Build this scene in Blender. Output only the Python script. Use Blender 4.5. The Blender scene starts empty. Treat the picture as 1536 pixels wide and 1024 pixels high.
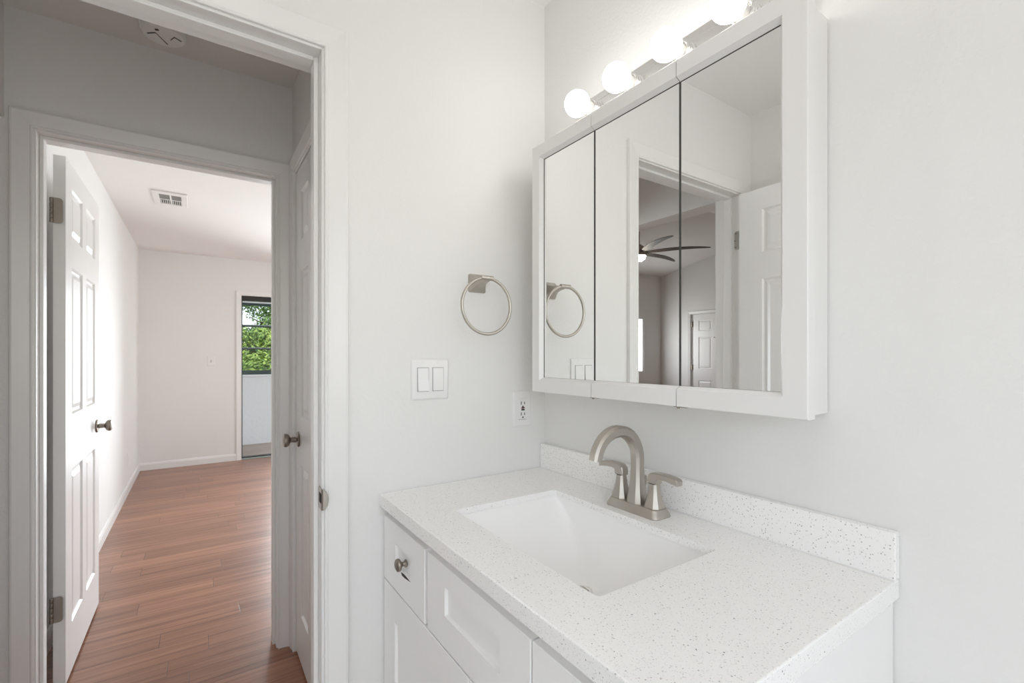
import bpy, bmesh, math, random
from mathutils import Vector, Matrix

random.seed(7)
scene = bpy.context.scene
COL = scene.collection

# ------------------------------------------------------------------ camera
cam_d = bpy.data.cameras.new('camera')
cam = bpy.data.objects.new('camera', cam_d)
COL.objects.link(cam)
cam.location = (-0.9702, -1.2415, 1.265)
cam.rotation_euler = (math.radians(90), 0, math.radians(-33.995))
cam_d.sensor_width = 36
cam_d.lens = 698.55 / 1536 * 36
cam_d.shift_y = 0.01404
cam_d.clip_start = 0.02
cam_d.clip_end = 300
scene.camera = cam

# ------------------------------------------------------------------ view, world, sun
vs = scene.view_settings
scene.display_settings.display_device = 'sRGB'
vs.view_transform = 'Standard'
vs.look = 'None'
vs.gamma = 1
vs.use_curve_mapping = False
vs.exposure = 0.46
scene.cycles.use_denoising = True
scene.cycles.max_bounces = 12
scene.cycles.diffuse_bounces = 8
scene.cycles.glossy_bounces = 5
scene.cycles.sample_clamp_indirect = 4.0
scene.cycles.blur_glossy = 0.5

BULB_STRENGTH = 8.5
BATH_FILL_STRENGTH = 5.3
BATH_BACK_FILL_W = 4.4
BATH_SIDE_FILL_W = 0.8
BEDROOM_FILL_W = 20
LIVING_WINDOW_W = 17
SLIDER_GLARE_W = 80

world = bpy.data.worlds.new('world')
scene.world = world
world.use_nodes = True
wn = world.node_tree
wn.nodes.clear()
w_out = wn.nodes.new('ShaderNodeOutputWorld')
w_bg = wn.nodes.new('ShaderNodeBackground')
w_sky = wn.nodes.new('ShaderNodeTexSky')
w_sky.sky_type = 'NISHITA'
w_sky.sun_disc = False
w_sky.sun_elevation = math.radians(50)
w_sky.sun_rotation = math.radians(180)
w_tc = wn.nodes.new('ShaderNodeTexCoord')
w_no = wn.nodes.new('ShaderNodeTexNoise')
w_no.inputs['Scale'].default_value = 5.0
w_no.inputs['Detail'].default_value = 6
w_rp = wn.nodes.new('ShaderNodeValToRGB')
w_rp.color_ramp.elements[0].position = 0.45
w_rp.color_ramp.elements[1].position = 0.62
w_mx = wn.nodes.new('ShaderNodeMix')
w_mx.data_type = 'RGBA'
w_mx.inputs[7].default_value = (3.9, 4.3, 4.8, 1)
wn.links.new(w_tc.outputs['Generated'], w_no.inputs['Vector'])
wn.links.new(w_no.outputs['Fac'], w_rp.inputs['Fac'])
wn.links.new(w_rp.outputs['Color'], w_mx.inputs[0])
wn.links.new(w_sky.outputs['Color'], w_mx.inputs[6])
wn.links.new(w_mx.outputs[2], w_bg.inputs['Color'])
w_bg.inputs['Strength'].default_value = 0.26
wn.links.new(w_bg.outputs['Background'], w_out.inputs['Surface'])

sun_d = bpy.data.lights.new('sun', 'SUN')
sun_d.energy = 2.4
sun_d.angle = math.radians(0.6)
sun_d.color = (1.0, 0.96, 0.88)
sun = bpy.data.objects.new('sun', sun_d)
COL.objects.link(sun)
sun.rotation_euler = (math.radians(42), 0, math.radians(-25))
sun.location = (0, -6, 12)

def area_light(name, loc, rot, sx, sy, watts, color=(1, 1, 1)):
    d = bpy.data.lights.new(name, 'AREA')
    d.shape = 'RECTANGLE'
    d.size = sx
    d.size_y = sy
    d.energy = watts
    d.color = color
    o = bpy.data.objects.new(name, d)
    COL.objects.link(o)
    o.location = loc
    o.rotation_euler = rot
    return o

area_light('glare_fill_sliding_door', (0.57, 5.43, 1.02), (math.radians(-90), 0, 0), 1.24, 1.86, SLIDER_GLARE_W, (0.89, 0.965, 1.0))  # added area light behind the fixed pane, for floor glare and bedroom fill
# added fill at an unseen bedroom window, then daylight at the mirrored living window
area_light('fill_bedroom_side', (2.13, 3.3, 1.45), (0, math.radians(90), 0), 1.05, 1.7, BEDROOM_FILL_W, (0.90, 0.965, 1.0))
area_light('daylight_living_window', (-6.0, 4.95, 1.47), (math.radians(-90), 0, 0), 1.0, 1.0, LIVING_WINDOW_W, (0.97, 0.99, 1.0))

area_light('fill_bathroom_side', (-1.56, -1.62, 1.25), (0, math.radians(-90), 0), 0.95, 0.85, BATH_SIDE_FILL_W, (1.0, 0.995, 0.985))  # added soft fill from the left wall, out of view
area_light('fill_bathroom_back', (-0.95, -2.34, 1.55), (math.radians(90), 0, 0), 0.95, 0.95, BATH_BACK_FILL_W, (1.0, 0.995, 0.985))  # added soft fill from behind the camera

# ------------------------------------------------------------------ materials
def new_mat(name):
    m = bpy.data.materials.new(name)
    m.use_nodes = True
    nt = m.node_tree
    b = nt.nodes['Principled BSDF']
    return m, nt, b

def simple(name, col, rough=0.5, metal=0.0, bump=None, bump_strength=0.1, spec=0.5, var=0.0, coat=0.0):
    m, nt, b = new_mat(name)
    b.inputs['Base Color'].default_value = (*col, 1)
    b.inputs['Roughness'].default_value = rough
    b.inputs['Metallic'].default_value = metal
    b.inputs['Specular IOR Level'].default_value = spec
    b.inputs['Coat Weight'].default_value = coat
    geo = nt.nodes.new('ShaderNodeNewGeometry')
    if var:
        n2 = nt.nodes.new('ShaderNodeTexNoise')
        n2.inputs['Scale'].default_value = 3.0
        n2.inputs['Detail'].default_value = 3
        nt.links.new(geo.outputs['Position'], n2.inputs['Vector'])
        mp = nt.nodes.new('ShaderNodeMapRange')
        mp.inputs[1].default_value = 0.3
        mp.inputs[2].default_value = 0.7
        mp.inputs[3].default_value = 1 - var
        mp.inputs[4].default_value = 1 + var
        nt.links.new(n2.outputs['Fac'], mp.inputs[0])
        mx = nt.nodes.new('ShaderNodeMix')
        mx.data_type = 'RGBA'
        mx.blend_type = 'MULTIPLY'
        mx.inputs[0].default_value = 1
        mx.inputs[6].default_value = (*col, 1)
        nt.links.new(mp.outputs[0], mx.inputs[7])
        nt.links.new(mx.outputs[2], b.inputs['Base Color'])
    if bump:
        n = nt.nodes.new('ShaderNodeTexNoise')
        n.inputs['Scale'].default_value = bump
        n.inputs['Detail'].default_value = 3
        nt.links.new(geo.outputs['Position'], n.inputs['Vector'])
        bp = nt.nodes.new('ShaderNodeBump')
        bp.inputs['Strength'].default_value = bump_strength
        bp.inputs['Distance'].default_value = 0.002
        nt.links.new(n.outputs['Fac'], bp.inputs['Height'])
        nt.links.new(bp.outputs['Normal'], b.inputs['Normal'])
    return m

M = {}
M['wall'] = simple('wall_paint', (0.80, 0.793, 0.777), 0.6, bump=110, bump_strength=0.45, var=0.006)
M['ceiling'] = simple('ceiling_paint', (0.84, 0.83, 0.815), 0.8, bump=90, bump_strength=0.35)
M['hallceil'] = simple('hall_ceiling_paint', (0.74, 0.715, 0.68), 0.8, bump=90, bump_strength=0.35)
M['trim'] = simple('trim_paint', (0.805, 0.797, 0.782), 0.32, var=0.005)
M['door'] = simple('door_paint', (0.82, 0.812, 0.80), 0.30)
M['cab'] = simple('cabinet_lacquer', (0.885, 0.875, 0.865), 0.35)
M['mcab'] = simple('medicine_cabinet_paint', (0.80, 0.79, 0.775), 0.35)
M['plastic'] = simple('white_plastic', (0.82, 0.81, 0.80), 0.3)
M['porcelain'] = simple('porcelain', (0.94, 0.935, 0.925), 0.27)
M['neck'] = simple('bulb_neck_grey', (0.50, 0.49, 0.475), 0.5)
M['chrome'] = simple('satin_chrome', (0.80, 0.79, 0.77), 0.22, 1.0)
M['hinge'] = simple('dull_nickel', (0.30, 0.265, 0.225), 0.42, 1.0)
M['dark'] = simple('dark_slot', (0.012, 0.011, 0.010), 0.7)
M['brown_button'] = simple('brown_button', (0.10, 0.025, 0.015), 0.4)
M['seam'] = simple('gap_grey', (0.06, 0.057, 0.052), 0.6)  # dark colour for gap lines and grooves
M['bronze'] = simple('bronze_aluminium', (0.018, 0.016, 0.015), 0.45)
M['grey_alu'] = simple('grey_aluminium', (0.32, 0.36, 0.36), 0.45)
M['green_alu'] = simple('dark_green_grey_aluminium', (0.05, 0.075, 0.07), 0.45)
M['stucco'] = simple('white_stucco', (0.80, 0.81, 0.82), 0.85, bump=22, bump_strength=1.0)
M['concrete'] = simple('lanai_concrete', (0.36, 0.29, 0.25), 0.85, bump=60, bump_strength=0.3, var=0.1)
M['bark'] = simple('bark', (0.10, 0.07, 0.05), 0.9, bump=30, bump_strength=1)
M['grass'] = simple('grass', (0.08, 0.15, 0.03), 0.9, var=0.3)
M['fan_blade'] = simple('weathered_wood_blade', (0.085, 0.07, 0.055), 0.5, var=0.15)
M['vent_grey'] = simple('vent_shade', (0.30, 0.30, 0.29), 0.6)
M['chip'] = simple('chipped_paint', (0.045, 0.03, 0.025), 0.7)

def brushed(name, col, rough):
    m, nt, b = new_mat(name)
    b.inputs['Metallic'].default_value = 1
    b.inputs['Base Color'].default_value = (*col, 1)
    geo = nt.nodes.new('ShaderNodeNewGeometry')
    mp = nt.nodes.new('ShaderNodeMapping')
    mp.inputs['Scale'].default_value = (60, 60, 900)
    n = nt.nodes.new('ShaderNodeTexNoise')
    n.inputs['Scale'].default_value = 1
    n.inputs['Detail'].default_value = 2
    nt.links.new(geo.outputs['Position'], mp.inputs['Vector'])
    nt.links.new(mp.outputs[0], n.inputs['Vector'])
    r = nt.nodes.new('ShaderNodeMapRange')
    r.inputs[3].default_value = rough - 0.05
    r.inputs[4].default_value = rough + 0.07
    nt.links.new(n.outputs['Fac'], r.inputs[0])
    nt.links.new(r.outputs[0], b.inputs['Roughness'])
    return m
M['nickel'] = brushed('brushed_nickel', (0.50, 0.465, 0.415), 0.39)

# mirror
m, nt, b = new_mat('mirror_glass')
b.inputs['Metallic'].default_value = 1
b.inputs['Roughness'].default_value = 0.0
b.inputs['Base Color'].default_value = (0.94, 0.945, 0.935, 1)
M['mirror'] = m

def emissive(name, col, strength):
    m, nt, b = new_mat(name)
    b.inputs['Base Color'].default_value = (0.9, 0.9, 0.9, 1)
    b.inputs['Emission Color'].default_value = (*col, 1)
    b.inputs['Emission Strength'].default_value = strength
    return m
M['bulb'] = emissive('lit_bulb', (1.0, 0.98, 0.945), BULB_STRENGTH)
M['fill_dome'] = emissive('lit_fill_dome', (1.0, 0.967, 0.925), BATH_FILL_STRENGTH)  # glow of the added bathroom ceiling light
M['fanlight'] = emissive('lit_fan_lamp', (1.0, 0.93, 0.82), 40)

# thin window glass
m, nt, b = new_mat('window_glass')
out = nt.nodes['Material Output']
tr = nt.nodes.new('ShaderNodeBsdfTransparent')
gl = nt.nodes.new('ShaderNodeBsdfGlossy')
gl.inputs['Roughness'].default_value = 0.02
fr = nt.nodes.new('ShaderNodeFresnel')
fr.inputs['IOR'].default_value = 1.3
mx = nt.nodes.new('ShaderNodeMixShader')
nt.links.new(fr.outputs[0], mx.inputs[0])
nt.links.new(tr.outputs[0], mx.inputs[1])
nt.links.new(gl.outputs[0], mx.inputs[2])
nt.links.new(mx.outputs[0], out.inputs['Surface'])
M['glass'] = m

# wood floor: planks running along x, 127 mm wide
m, nt, b = new_mat('wood_planks')
geo = nt.nodes.new('ShaderNodeNewGeometry')
mp = nt.nodes.new('ShaderNodeMapping')
mp.inputs['Location'].default_value = (0.42, -0.014, 0)
nt.links.new(geo.outputs['Position'], mp.inputs['Vector'])
br = nt.nodes.new('ShaderNodeTexBrick')
br.offset = 0.0
br.offset_frequency = 2
br.inputs['Scale'].default_value = 1
br.inputs['Brick Width'].default_value = 0.95
br.inputs['Row Height'].default_value = 0.127
br.inputs['Mortar Size'].default_value = 0.0011
br.inputs['Mortar Smooth'].default_value = 0.3
br.inputs['Bias'].default_value = 0.0
br.inputs['Color1'].default_value = (0, 0, 0, 1)
br.inputs['Color2'].default_value = (1, 1, 1, 1)
br.inputs['Mortar'].default_value = (0.5, 0.5, 0.5, 1)
sx = nt.nodes.new('ShaderNodeSeparateXYZ')
nt.links.new(mp.outputs[0], sx.inputs[0])
dv = nt.nodes.new('ShaderNodeMath'); dv.operation = 'DIVIDE'; dv.inputs[1].default_value = 0.127
nt.links.new(sx.outputs[1], dv.inputs[0])
fl = nt.nodes.new('ShaderNodeMath'); fl.operation = 'FLOOR'
nt.links.new(dv.outputs[0], fl.inputs[0])
wn_ = nt.nodes.new('ShaderNodeTexWhiteNoise'); wn_.noise_dimensions = '1D'
nt.links.new(fl.outputs[0], wn_.inputs['W'])
ad = nt.nodes.new('ShaderNodeMath'); ad.operation = 'ADD'
nt.links.new(sx.outputs[0], ad.inputs[0]); nt.links.new(wn_.outputs['Value'], ad.inputs[1])
cx3 = nt.nodes.new('ShaderNodeCombineXYZ')
nt.links.new(ad.outputs[0], cx3.inputs[0]); nt.links.new(sx.outputs[1], cx3.inputs[1])
nt.links.new(cx3.outputs[0], br.inputs['Vector'])
mp2 = nt.nodes.new('ShaderNodeMapping')
mp2.inputs['Scale'].default_value = (1.6, 46, 1)
nt.links.new(geo.outputs['Position'], mp2.inputs['Vector'])
addv = nt.nodes.new('ShaderNodeVectorMath')
addv.operation = 'MULTIPLY_ADD'
addv.inputs[1].default_value = (13, 7, 5)
nt.links.new(br.outputs['Color'], addv.inputs[0])
nt.links.new(mp2.outputs[0], addv.inputs[2])
n1 = nt.nodes.new('ShaderNodeTexNoise')
n1.inputs['Scale'].default_value = 1
n1.inputs['Detail'].default_value = 6
n1.inputs['Roughness'].default_value = 0.6
n1.inputs['Distortion'].default_value = 0.35
nt.links.new(addv.outputs[0], n1.inputs['Vector'])
cr = nt.nodes.new('ShaderNodeValToRGB')
e = cr.color_ramp.elements
e[0].position = 0.25
e[0].color = (0.145, 0.058, 0.034, 1)
e[1].position = 0.72
e[1].color = (0.42, 0.215, 0.135, 1)
em = cr.color_ramp.elements.new(0.48)
em.color = (0.30, 0.138, 0.083, 1)
nt.links.new(n1.outputs['Fac'], cr.inputs['Fac'])
tone = nt.nodes.new('ShaderNodeMapRange')
tone.inputs[3].default_value = 0.84
tone.inputs[4].default_value = 1.14
nt.links.new(br.outputs['Color'], tone.inputs[0])
ml = nt.nodes.new('ShaderNodeMix')
ml.data_type = 'RGBA'
ml.blend_type = 'MULTIPLY'
ml.inputs[0].default_value = 1
nt.links.new(cr.outputs['Color'], ml.inputs[6])
nt.links.new(tone.outputs[0], ml.inputs[7])
ms = nt.nodes.new('ShaderNodeMix')
ms.data_type = 'RGBA'
ms.inputs[7].default_value = (0.07, 0.028, 0.018, 1)
nt.links.new(br.outputs['Fac'], ms.inputs[0])
nt.links.new(ml.outputs[2], ms.inputs[6])
nt.links.new(ms.outputs[2], b.inputs['Base Color'])
b.inputs['Roughness'].default_value = 0.30
b.inputs['Specular IOR Level'].default_value = 0.6
bp = nt.nodes.new('ShaderNodeBump')
bp.inputs['Strength'].default_value = 0.25
bp.inputs['Distance'].default_value = 0.002
inv = nt.nodes.new('ShaderNodeMath')
inv.operation = 'MULTIPLY_ADD'
inv.inputs[1].default_value = -2.0
nt.links.new(br.outputs['Fac'], inv.inputs[0])
nt.links.new(n1.outputs['Fac'], inv.inputs[2])
nt.links.new(inv.outputs[0], bp.inputs['Height'])
nt.links.new(bp.outputs['Normal'], b.inputs['Normal'])
M['wood'] = m

# bathroom floor tile (below the frame)
m, nt, b = new_mat('floor_tile')
geo = nt.nodes.new('ShaderNodeNewGeometry')
br = nt.nodes.new('ShaderNodeTexBrick')
br.offset = 0.0
br.inputs['Scale'].default_value = 1
br.inputs['Brick Width'].default_value = 0.305
br.inputs['Row Height'].default_value = 0.305
br.inputs['Mortar Size'].default_value = 0.003
br.inputs['Color1'].default_value = (0.80, 0.79, 0.77, 1)
br.inputs['Color2'].default_value = (0.83, 0.82, 0.80, 1)
br.inputs['Mortar'].default_value = (0.42, 0.41, 0.39, 1)
nt.links.new(geo.outputs['Position'], br.inputs['Vector'])
nt.links.new(br.outputs['Color'], b.inputs['Base Color'])
b.inputs['Roughness'].default_value = 0.35
M['tile'] = m

# quartz: warm white with small grey and a few dark specks
m, nt, b = new_mat('speckled_quartz')
geo = nt.nodes.new('ShaderNodeNewGeometry')
base_col = (0.92, 0.91, 0.895, 1)
prev = None
def speck(scale, cut, rad, col, prev_socket, warp=0.0):
    vo = nt.nodes.new('ShaderNodeTexVoronoi')
    vo.inputs['Scale'].default_value = scale
    vo.inputs['Randomness'].default_value = 1.0
    nt.links.new(geo.outputs['Position'], vo.inputs['Vector'])
    sp = nt.nodes.new('ShaderNodeSeparateColor')
    nt.links.new(vo.outputs['Color'], sp.inputs[0])
    g1 = nt.nodes.new('ShaderNodeMath'); g1.operation = 'GREATER_THAN'
    g1.inputs[1].default_value = cut
    nt.links.new(sp.outputs[0], g1.inputs[0])
    mr = nt.nodes.new('ShaderNodeMapRange')
    mr.inputs[1].default_value = rad
    mr.inputs[2].default_value = rad * 0.6
    nt.links.new(vo.outputs['Distance'], mr.inputs[0])
    mu = nt.nodes.new('ShaderNodeMath'); mu.operation = 'MULTIPLY'
    nt.links.new(g1.outputs[0], mu.inputs[0])
    nt.links.new(mr.outputs[0], mu.inputs[1])
    mu2 = nt.nodes.new('ShaderNodeMath'); mu2.operation = 'MULTIPLY'
    nt.links.new(mu.outputs[0], mu2.inputs[0])
    nt.links.new(sp.outputs[1], mu2.inputs[1])
    mxx = nt.nodes.new('ShaderNodeMix')
    mxx.data_type = 'RGBA'
    mxx.inputs[7].default_value = (*col, 1)
    nt.links.new(mu2.outputs[0], mxx.inputs[0])
    if prev_socket is None:
        mxx.inputs[6].default_value = base_col
    else:
        nt.links.new(prev_socket, mxx.inputs[6])
    return mxx.outputs[2]
s1 = speck(420, 0.55, 0.42, (0.66, 0.645, 0.62), None)
s2 = speck(250, 0.77, 0.34, (0.36, 0.345, 0.325), s1)
s3 = speck(170, 0.955, 0.26, (0.16, 0.15, 0.14), s2)
s4 = speck(300, 0.75, 0.40, (0.93, 0.92, 0.90), s3)
nt.links.new(s4, b.inputs['Base Color'])
b.inputs['Roughness'].default_value = 0.22
M['quartz'] = m

# leaves
def leaf_mat(name, c0, c1):
    m, nt, b = new_mat(name)
    geo = nt.nodes.new('ShaderNodeNewGeometry')
    n = nt.nodes.new('ShaderNodeTexNoise')
    n.inputs['Scale'].default_value = 2.3
    n.inputs['Detail'].default_value = 4
    nt.links.new(geo.outputs['Position'], n.inputs['Vector'])
    rr = nt.nodes.new('ShaderNodeMath'); rr.operation = 'MULTIPLY_ADD'
    rr.inputs[1].default_value = 0.5
    nt.links.new(geo.outputs['Random Per Island'], rr.inputs[0])
    sb = nt.nodes.new('ShaderNodeMath'); sb.operation = 'SUBTRACT'
    sb.inputs[1].default_value = 0.25
    nt.links.new(n.outputs['Fac'], sb.inputs[0])
    nt.links.new(sb.outputs[0], rr.inputs[2])
    c = nt.nodes.new('ShaderNodeValToRGB')
    c.color_ramp.elements[0].position = 0.2
    c.color_ramp.elements[0].color = (*c0, 1)
    c.color_ramp.elements[1].position = 0.8
    c.color_ramp.elements[1].color = (*c1, 1)
    nt.links.new(rr.outputs[0], c.inputs['Fac'])
    nt.links.new(c.outputs['Color'], b.inputs['Base Color'])
    b.inputs['Roughness'].default_value = 0.5
    return m
M['leaf_a'] = leaf_mat('leaf_light', (0.06, 0.14, 0.015), (0.34, 0.46, 0.07))
M['leaf_b'] = leaf_mat('leaf_deep', (0.03, 0.09, 0.012), (0.20, 0.34, 0.06))

# ------------------------------------------------------------------ helpers
def tag(o, label=None, cat=None, group=None, kind=None):
    if label: o['label'] = label
    if cat: o['category'] = cat
    if group: o['group'] = group
    if kind: o['kind'] = kind
    return o

ROOT = {}
def thing(name, loc, label, cat, group=None):
    o = bpy.data.objects.new(name, None)
    COL.objects.link(o)
    o.location = loc
    o.empty_display_size = 0.05
    ROOT[o.name] = Vector(loc)
    return tag(o, label, cat, group)

def sroot(name, loc):
    o = bpy.data.objects.new(name, None)
    COL.objects.link(o)
    o.location = loc
    o.empty_display_size = 0.05
    ROOT[o.name] = Vector(loc)
    o['kind'] = 'structure'
    return o

def link(name, bm, mats, parent=None, smooth=False, origin=None, angle=40, recalc=True):
    """bm holds world coordinates; the object hangs under parent without moving it."""
    if parent is not None:
        org = ROOT[parent.name]
    else:
        org = Vector(origin) if origin is not None else Vector((0, 0, 0))
    if recalc:
        bmesh.ops.recalc_face_normals(bm, faces=bm.faces)
    bmesh.ops.translate(bm, verts=bm.verts, vec=-org)
    me = bpy.data.meshes.new(name)
    bm.to_mesh(me)
    bm.free()
    if not isinstance(mats, (list, tuple)):
        mats = [mats]
    for mm in mats:
        me.materials.append(mm)
    if smooth:
        for p in me.polygons:
            p.use_smooth = True
        try:
            me.set_sharp_from_angle(angle=math.radians(angle))
        except Exception:
            pass
    o = bpy.data.objects.new(name, me)
    COL.objects.link(o)
    if parent is not None:
        o.parent = parent
        o.location = (0, 0, 0)
    else:
        o.location = org
    ROOT[o.name] = org
    return o

def struct(name, bm, mats, smooth=False, label=None):
    o = link(name, bm, mats, smooth=smooth)
    o['kind'] = 'structure'
    return o

def add_box(bm, x0, x1, y0, y1, z0, z1, bevel=0.0, seg=2, mi=0):
    if x0 > x1: x0, x1 = x1, x0
    if y0 > y1: y0, y1 = y1, y0
    if z0 > z1: z0, z1 = z1, z0
    t = bmesh.new()
    vs_ = [t.verts.new((x, y, z)) for x in (x0, x1) for y in (y0, y1) for z in (z0, z1)]
    for f in ((0, 1, 3, 2), (4, 6, 7, 5), (0, 4, 5, 1), (2, 3, 7, 6), (0, 2, 6, 4), (1, 5, 7, 3)):
        t.faces.new([vs_[i] for i in f])
    bmesh.ops.recalc_face_normals(t, faces=t.faces)
    if bevel > 0:
        bmesh.ops.bevel(t, geom=list(t.edges), offset=bevel, segments=seg, profile=0.5, affect='EDGES')
    merge(bm, t, mi)

def merge(bm, t, mi=0, mat=None):
    if mat is not None:
        bmesh.ops.transform(t, matrix=mat, verts=t.verts)
    vm = {}
    for v in t.verts:
        vm[v] = bm.verts.new(v.co)
    for f in t.faces:
        try:
            nf = bm.faces.new([vm[v] for v in f.verts])
            nf.material_index = mi if mi else f.material_index
            nf.smooth = f.smooth
        except ValueError:
            pass
    t.free()

def B(*boxes, bevel=0.0, seg=2):
    bm = bmesh.new()
    for b_ in boxes:
        add_box(bm, *b_, bevel=bevel, seg=seg)
    return bm

def lathe(bm, prof, origin, axis, n=24, mi=0, cap=True):
    """prof = [(r, h)...] revolved about axis through origin."""
    ax = Vector(axis).normalized()
    up = Vector((0, 0, 1)) if abs(ax.z) < 0.9 else Vector((1, 0, 0))
    u = ax.cross(up).normalized()
    v = ax.cross(u).normalized()
    org = Vector(origin)
    rings = []
    for r, h in prof:
        if r < 1e-6:
            rings.append([bm.verts.new(org + ax * h)])
        else:
            rings.append([bm.verts.new(org + ax * h + (u * math.cos(2 * math.pi * k / n) + v * math.sin(2 * math.pi * k / n)) * r) for k in range(n)])
    for a, c in zip(rings, rings[1:]):
        for k in range(n):
            k2 = (k + 1) % n
            if len(a) == 1 and len(c) == 1:
                continue
            if len(a) == 1:
                f = bm.faces.new((a[0], c[k], c[k2]))
            elif len(c) == 1:
                f = bm.faces.new((a[k], c[0], a[k2]))
            else:
                f = bm.faces.new((a[k], c[k], c[k2], a[k2]))
            f.material_index = mi
    if cap:
        for rg in (rings[0], rings[-1]):
            if len(rg) > 2:
                f = bm.faces.new(rg)
                f.material_index = mi

def loft(bm, sections, cap=True, closed=True):
    rings = [[bm.verts.new(p) for p in s] for s in sections]
    n = len(rings[0])
    for a, c in zip(rings, rings[1:]):
        for k in range(n if closed else n - 1):
            k2 = (k + 1) % n
            bm.faces.new((a[k], a[k2], c[k2], c[k]))
    if cap:
        bm.faces.new(rings[0])
        bm.faces.new(rings[-1])
    return rings

def cham_rect(a, b_, c):
    """chamfered rectangle, half sizes a,b, chamfer c"""
    return [(a, b_ - c), (a - c, b_), (-a + c, b_), (-a, b_ - c), (-a, -b_ + c), (-a + c, -b_), (a - c, -b_), (a, -b_ + c)]

def round_rect(a, b_, r, n=5):
    pts = []
    for cx, cy, a0 in ((a - r, b_ - r, 0), (-a + r, b_ - r, 90), (-a + r, -b_ + r, 180), (a - r, -b_ + r, 270)):
        for k in range(n + 1):
            t = math.radians(a0 + 90 * k / n)
            pts.append((cx + r * math.cos(t), cy + r * math.sin(t)))
    return pts

def sweep(bm, path, binormal, sizes, chamf=0.3, cap=True):
    """path points; section half-size a (in-plane normal) and b (binormal) per point"""
    bn = Vector(binormal).normalized()
    secs = []
    P = [Vector(p) for p in path]
    for i, p in enumerate(P):
        if i == 0: t = P[1] - P[0]
        elif i == len(P) - 1: t = P[-1] - P[-2]
        else: t = (P[i + 1] - P[i - 1])
        t.normalize()
        nrm = bn.cross(t).normalized()
        a, b_ = sizes[i]
        c = min(a, b_) * chamf
        secs.append([p + nrm * q[0] + bn * q[1] for q in cham_rect(a, b_, c)])
    loft(bm, secs, cap)

def tube(bm, path, r, n=12, closed=False):
    P = [Vector(p) for p in path]
    rings = []
    m_ = len(P)
    prev = None
    for i, p in enumerate(P):
        if closed:
            t = P[(i + 1) % m_] - P[i - 1]
        elif i == 0: t = P[1] - P[0]
        elif i == m_ - 1: t = P[-1] - P[-2]
        else: t = P[i + 1] - P[i - 1]
        t.normalize()
        if prev is None:
            up = Vector((0, 0, 1)) if abs(t.z) < 0.9 else Vector((1, 0, 0))
            u = t.cross(up).normalized()
        else:
            u = (prev - t * prev.dot(t)).normalized()
        prev = u
        v = t.cross(u)
        rr = r[i] if isinstance(r, (list, tuple)) else r
        rings.append([bm.verts.new(p + (u * math.cos(2 * math.pi * k / n) + v * math.sin(2 * math.pi * k / n)) * rr) for k in range(n)])
    rng = range(m_) if closed else range(m_ - 1)
    for i in rng:
        a, c = rings[i], rings[(i + 1) % m_]
        for k in range(n):
            k2 = (k + 1) % n
            bm.faces.new((a[k], a[k2], c[k2], c[k]))
    if not closed:
        bm.faces.new(rings[0]); bm.faces.new(rings[-1])

def wall_boxes(axis, t0, t1, u0, u1, z0, z1, holes):
    """boxes of a wall normal to axis, with rectangular holes (ua,ub,za,zb)"""
    us = sorted({u0, u1, *[h[0] for h in holes], *[h[1] for h in holes]})
    us = [u for u in us if u0 <= u <= u1]
    out_ = []
    for a, c in zip(us, us[1:]):
        cuts = sorted([(max(z0, h[2]), min(z1, h[3])) for h in holes if h[0] < (a + c) / 2 < h[1]])
        z = z0
        for ca, cb in cuts:
            if ca > z + 1e-6: out_.append((a, c, z, ca))
            z = cb
        if z < z1 - 1e-6: out_.append((a, c, z, z1))
    bm = bmesh.new()
    for a, c, za, zb in out_:
        if axis == 'y': add_box(bm, a, c, t0, t1, za, zb)
        else: add_box(bm, t0, t1, a, c, za, zb)
    return bm

CEIL = 2.44
# ------------------------------------------------------------------ setting
JX0, JX1, JZ = -1.430, -0.712, 2.036          # bathroom doorway, clear opening
HX0, HX1, HZ = -1.431, -0.689, 2.038          # bedroom doorway
CY0, CY1, CZ = 0.31, 0.928, 2.045             # closet doorway (in the hall's right wall)
J = 0.018
struct('wall_back', wall_boxes('y', 0, 0.12, -1.526, 0.0, 0, CEIL, [(JX0 - J, JX1 + J, 0, JZ + J)]), M['wall'])
struct('wall_right', B((0, 0.12, -2.42, 1.0, 0, CEIL)), M['wall'])
struct('wall_left', wall_boxes('x', -1.646, -1.526, -2.42, 0.12, 0, 2.9, [(-2.07, -1.17, 0.75, 1.75)]), M['wall'])
struct('wall_front', wall_boxes('y', -2.42, -2.3, -1.526, 0, 0, CEIL, [(-1.45, -0.45, 1.05, 2.05)]), M['wall'])
struct('wall_hall_far', wall_boxes('y', 1.0, 1.12, -1.626, 2.1, 0, CEIL, [(HX0 - J, HX1 + J, 0, HZ + J)]), M['wall'])
struct('wall_hall_right', wall_boxes('x', -0.625, -0.505, 0.12, 1.0, 0, CEIL, [(CY0 - J, CY1 + J, 0, CZ + J)]), M['wall'])
struct('wall_bedroom_left', B((-1.626, -1.511, 1.12, 5.3, 0, 3.4)), M['wall'])
struct('wall_bedroom_right', wall_boxes('x', 2.1, 2.22, 1.0, 5.42, 0, CEIL, [(2.45, 4.15, 0.9, 1.98)]), M['wall'])
SX0, SX1, SZ = -0.531, 1.25, 2.0
struct('wall_bedroom_far', wall_boxes('y', 5.3, 5.42, -1.626, 2.1, 0, CEIL, [(SX0, SX1, 0, SZ)]), M['wall'])
# header across the open end of the hall, rising to the vaulted living room ceiling
struct('wall_hall_header', B((-1.626, -1.508, 0.12, 1.0, 2.063, 3.1), (-1.626, -1.508, 1.0, 1.12, CEIL, 3.2)), M['wall'])

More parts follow.
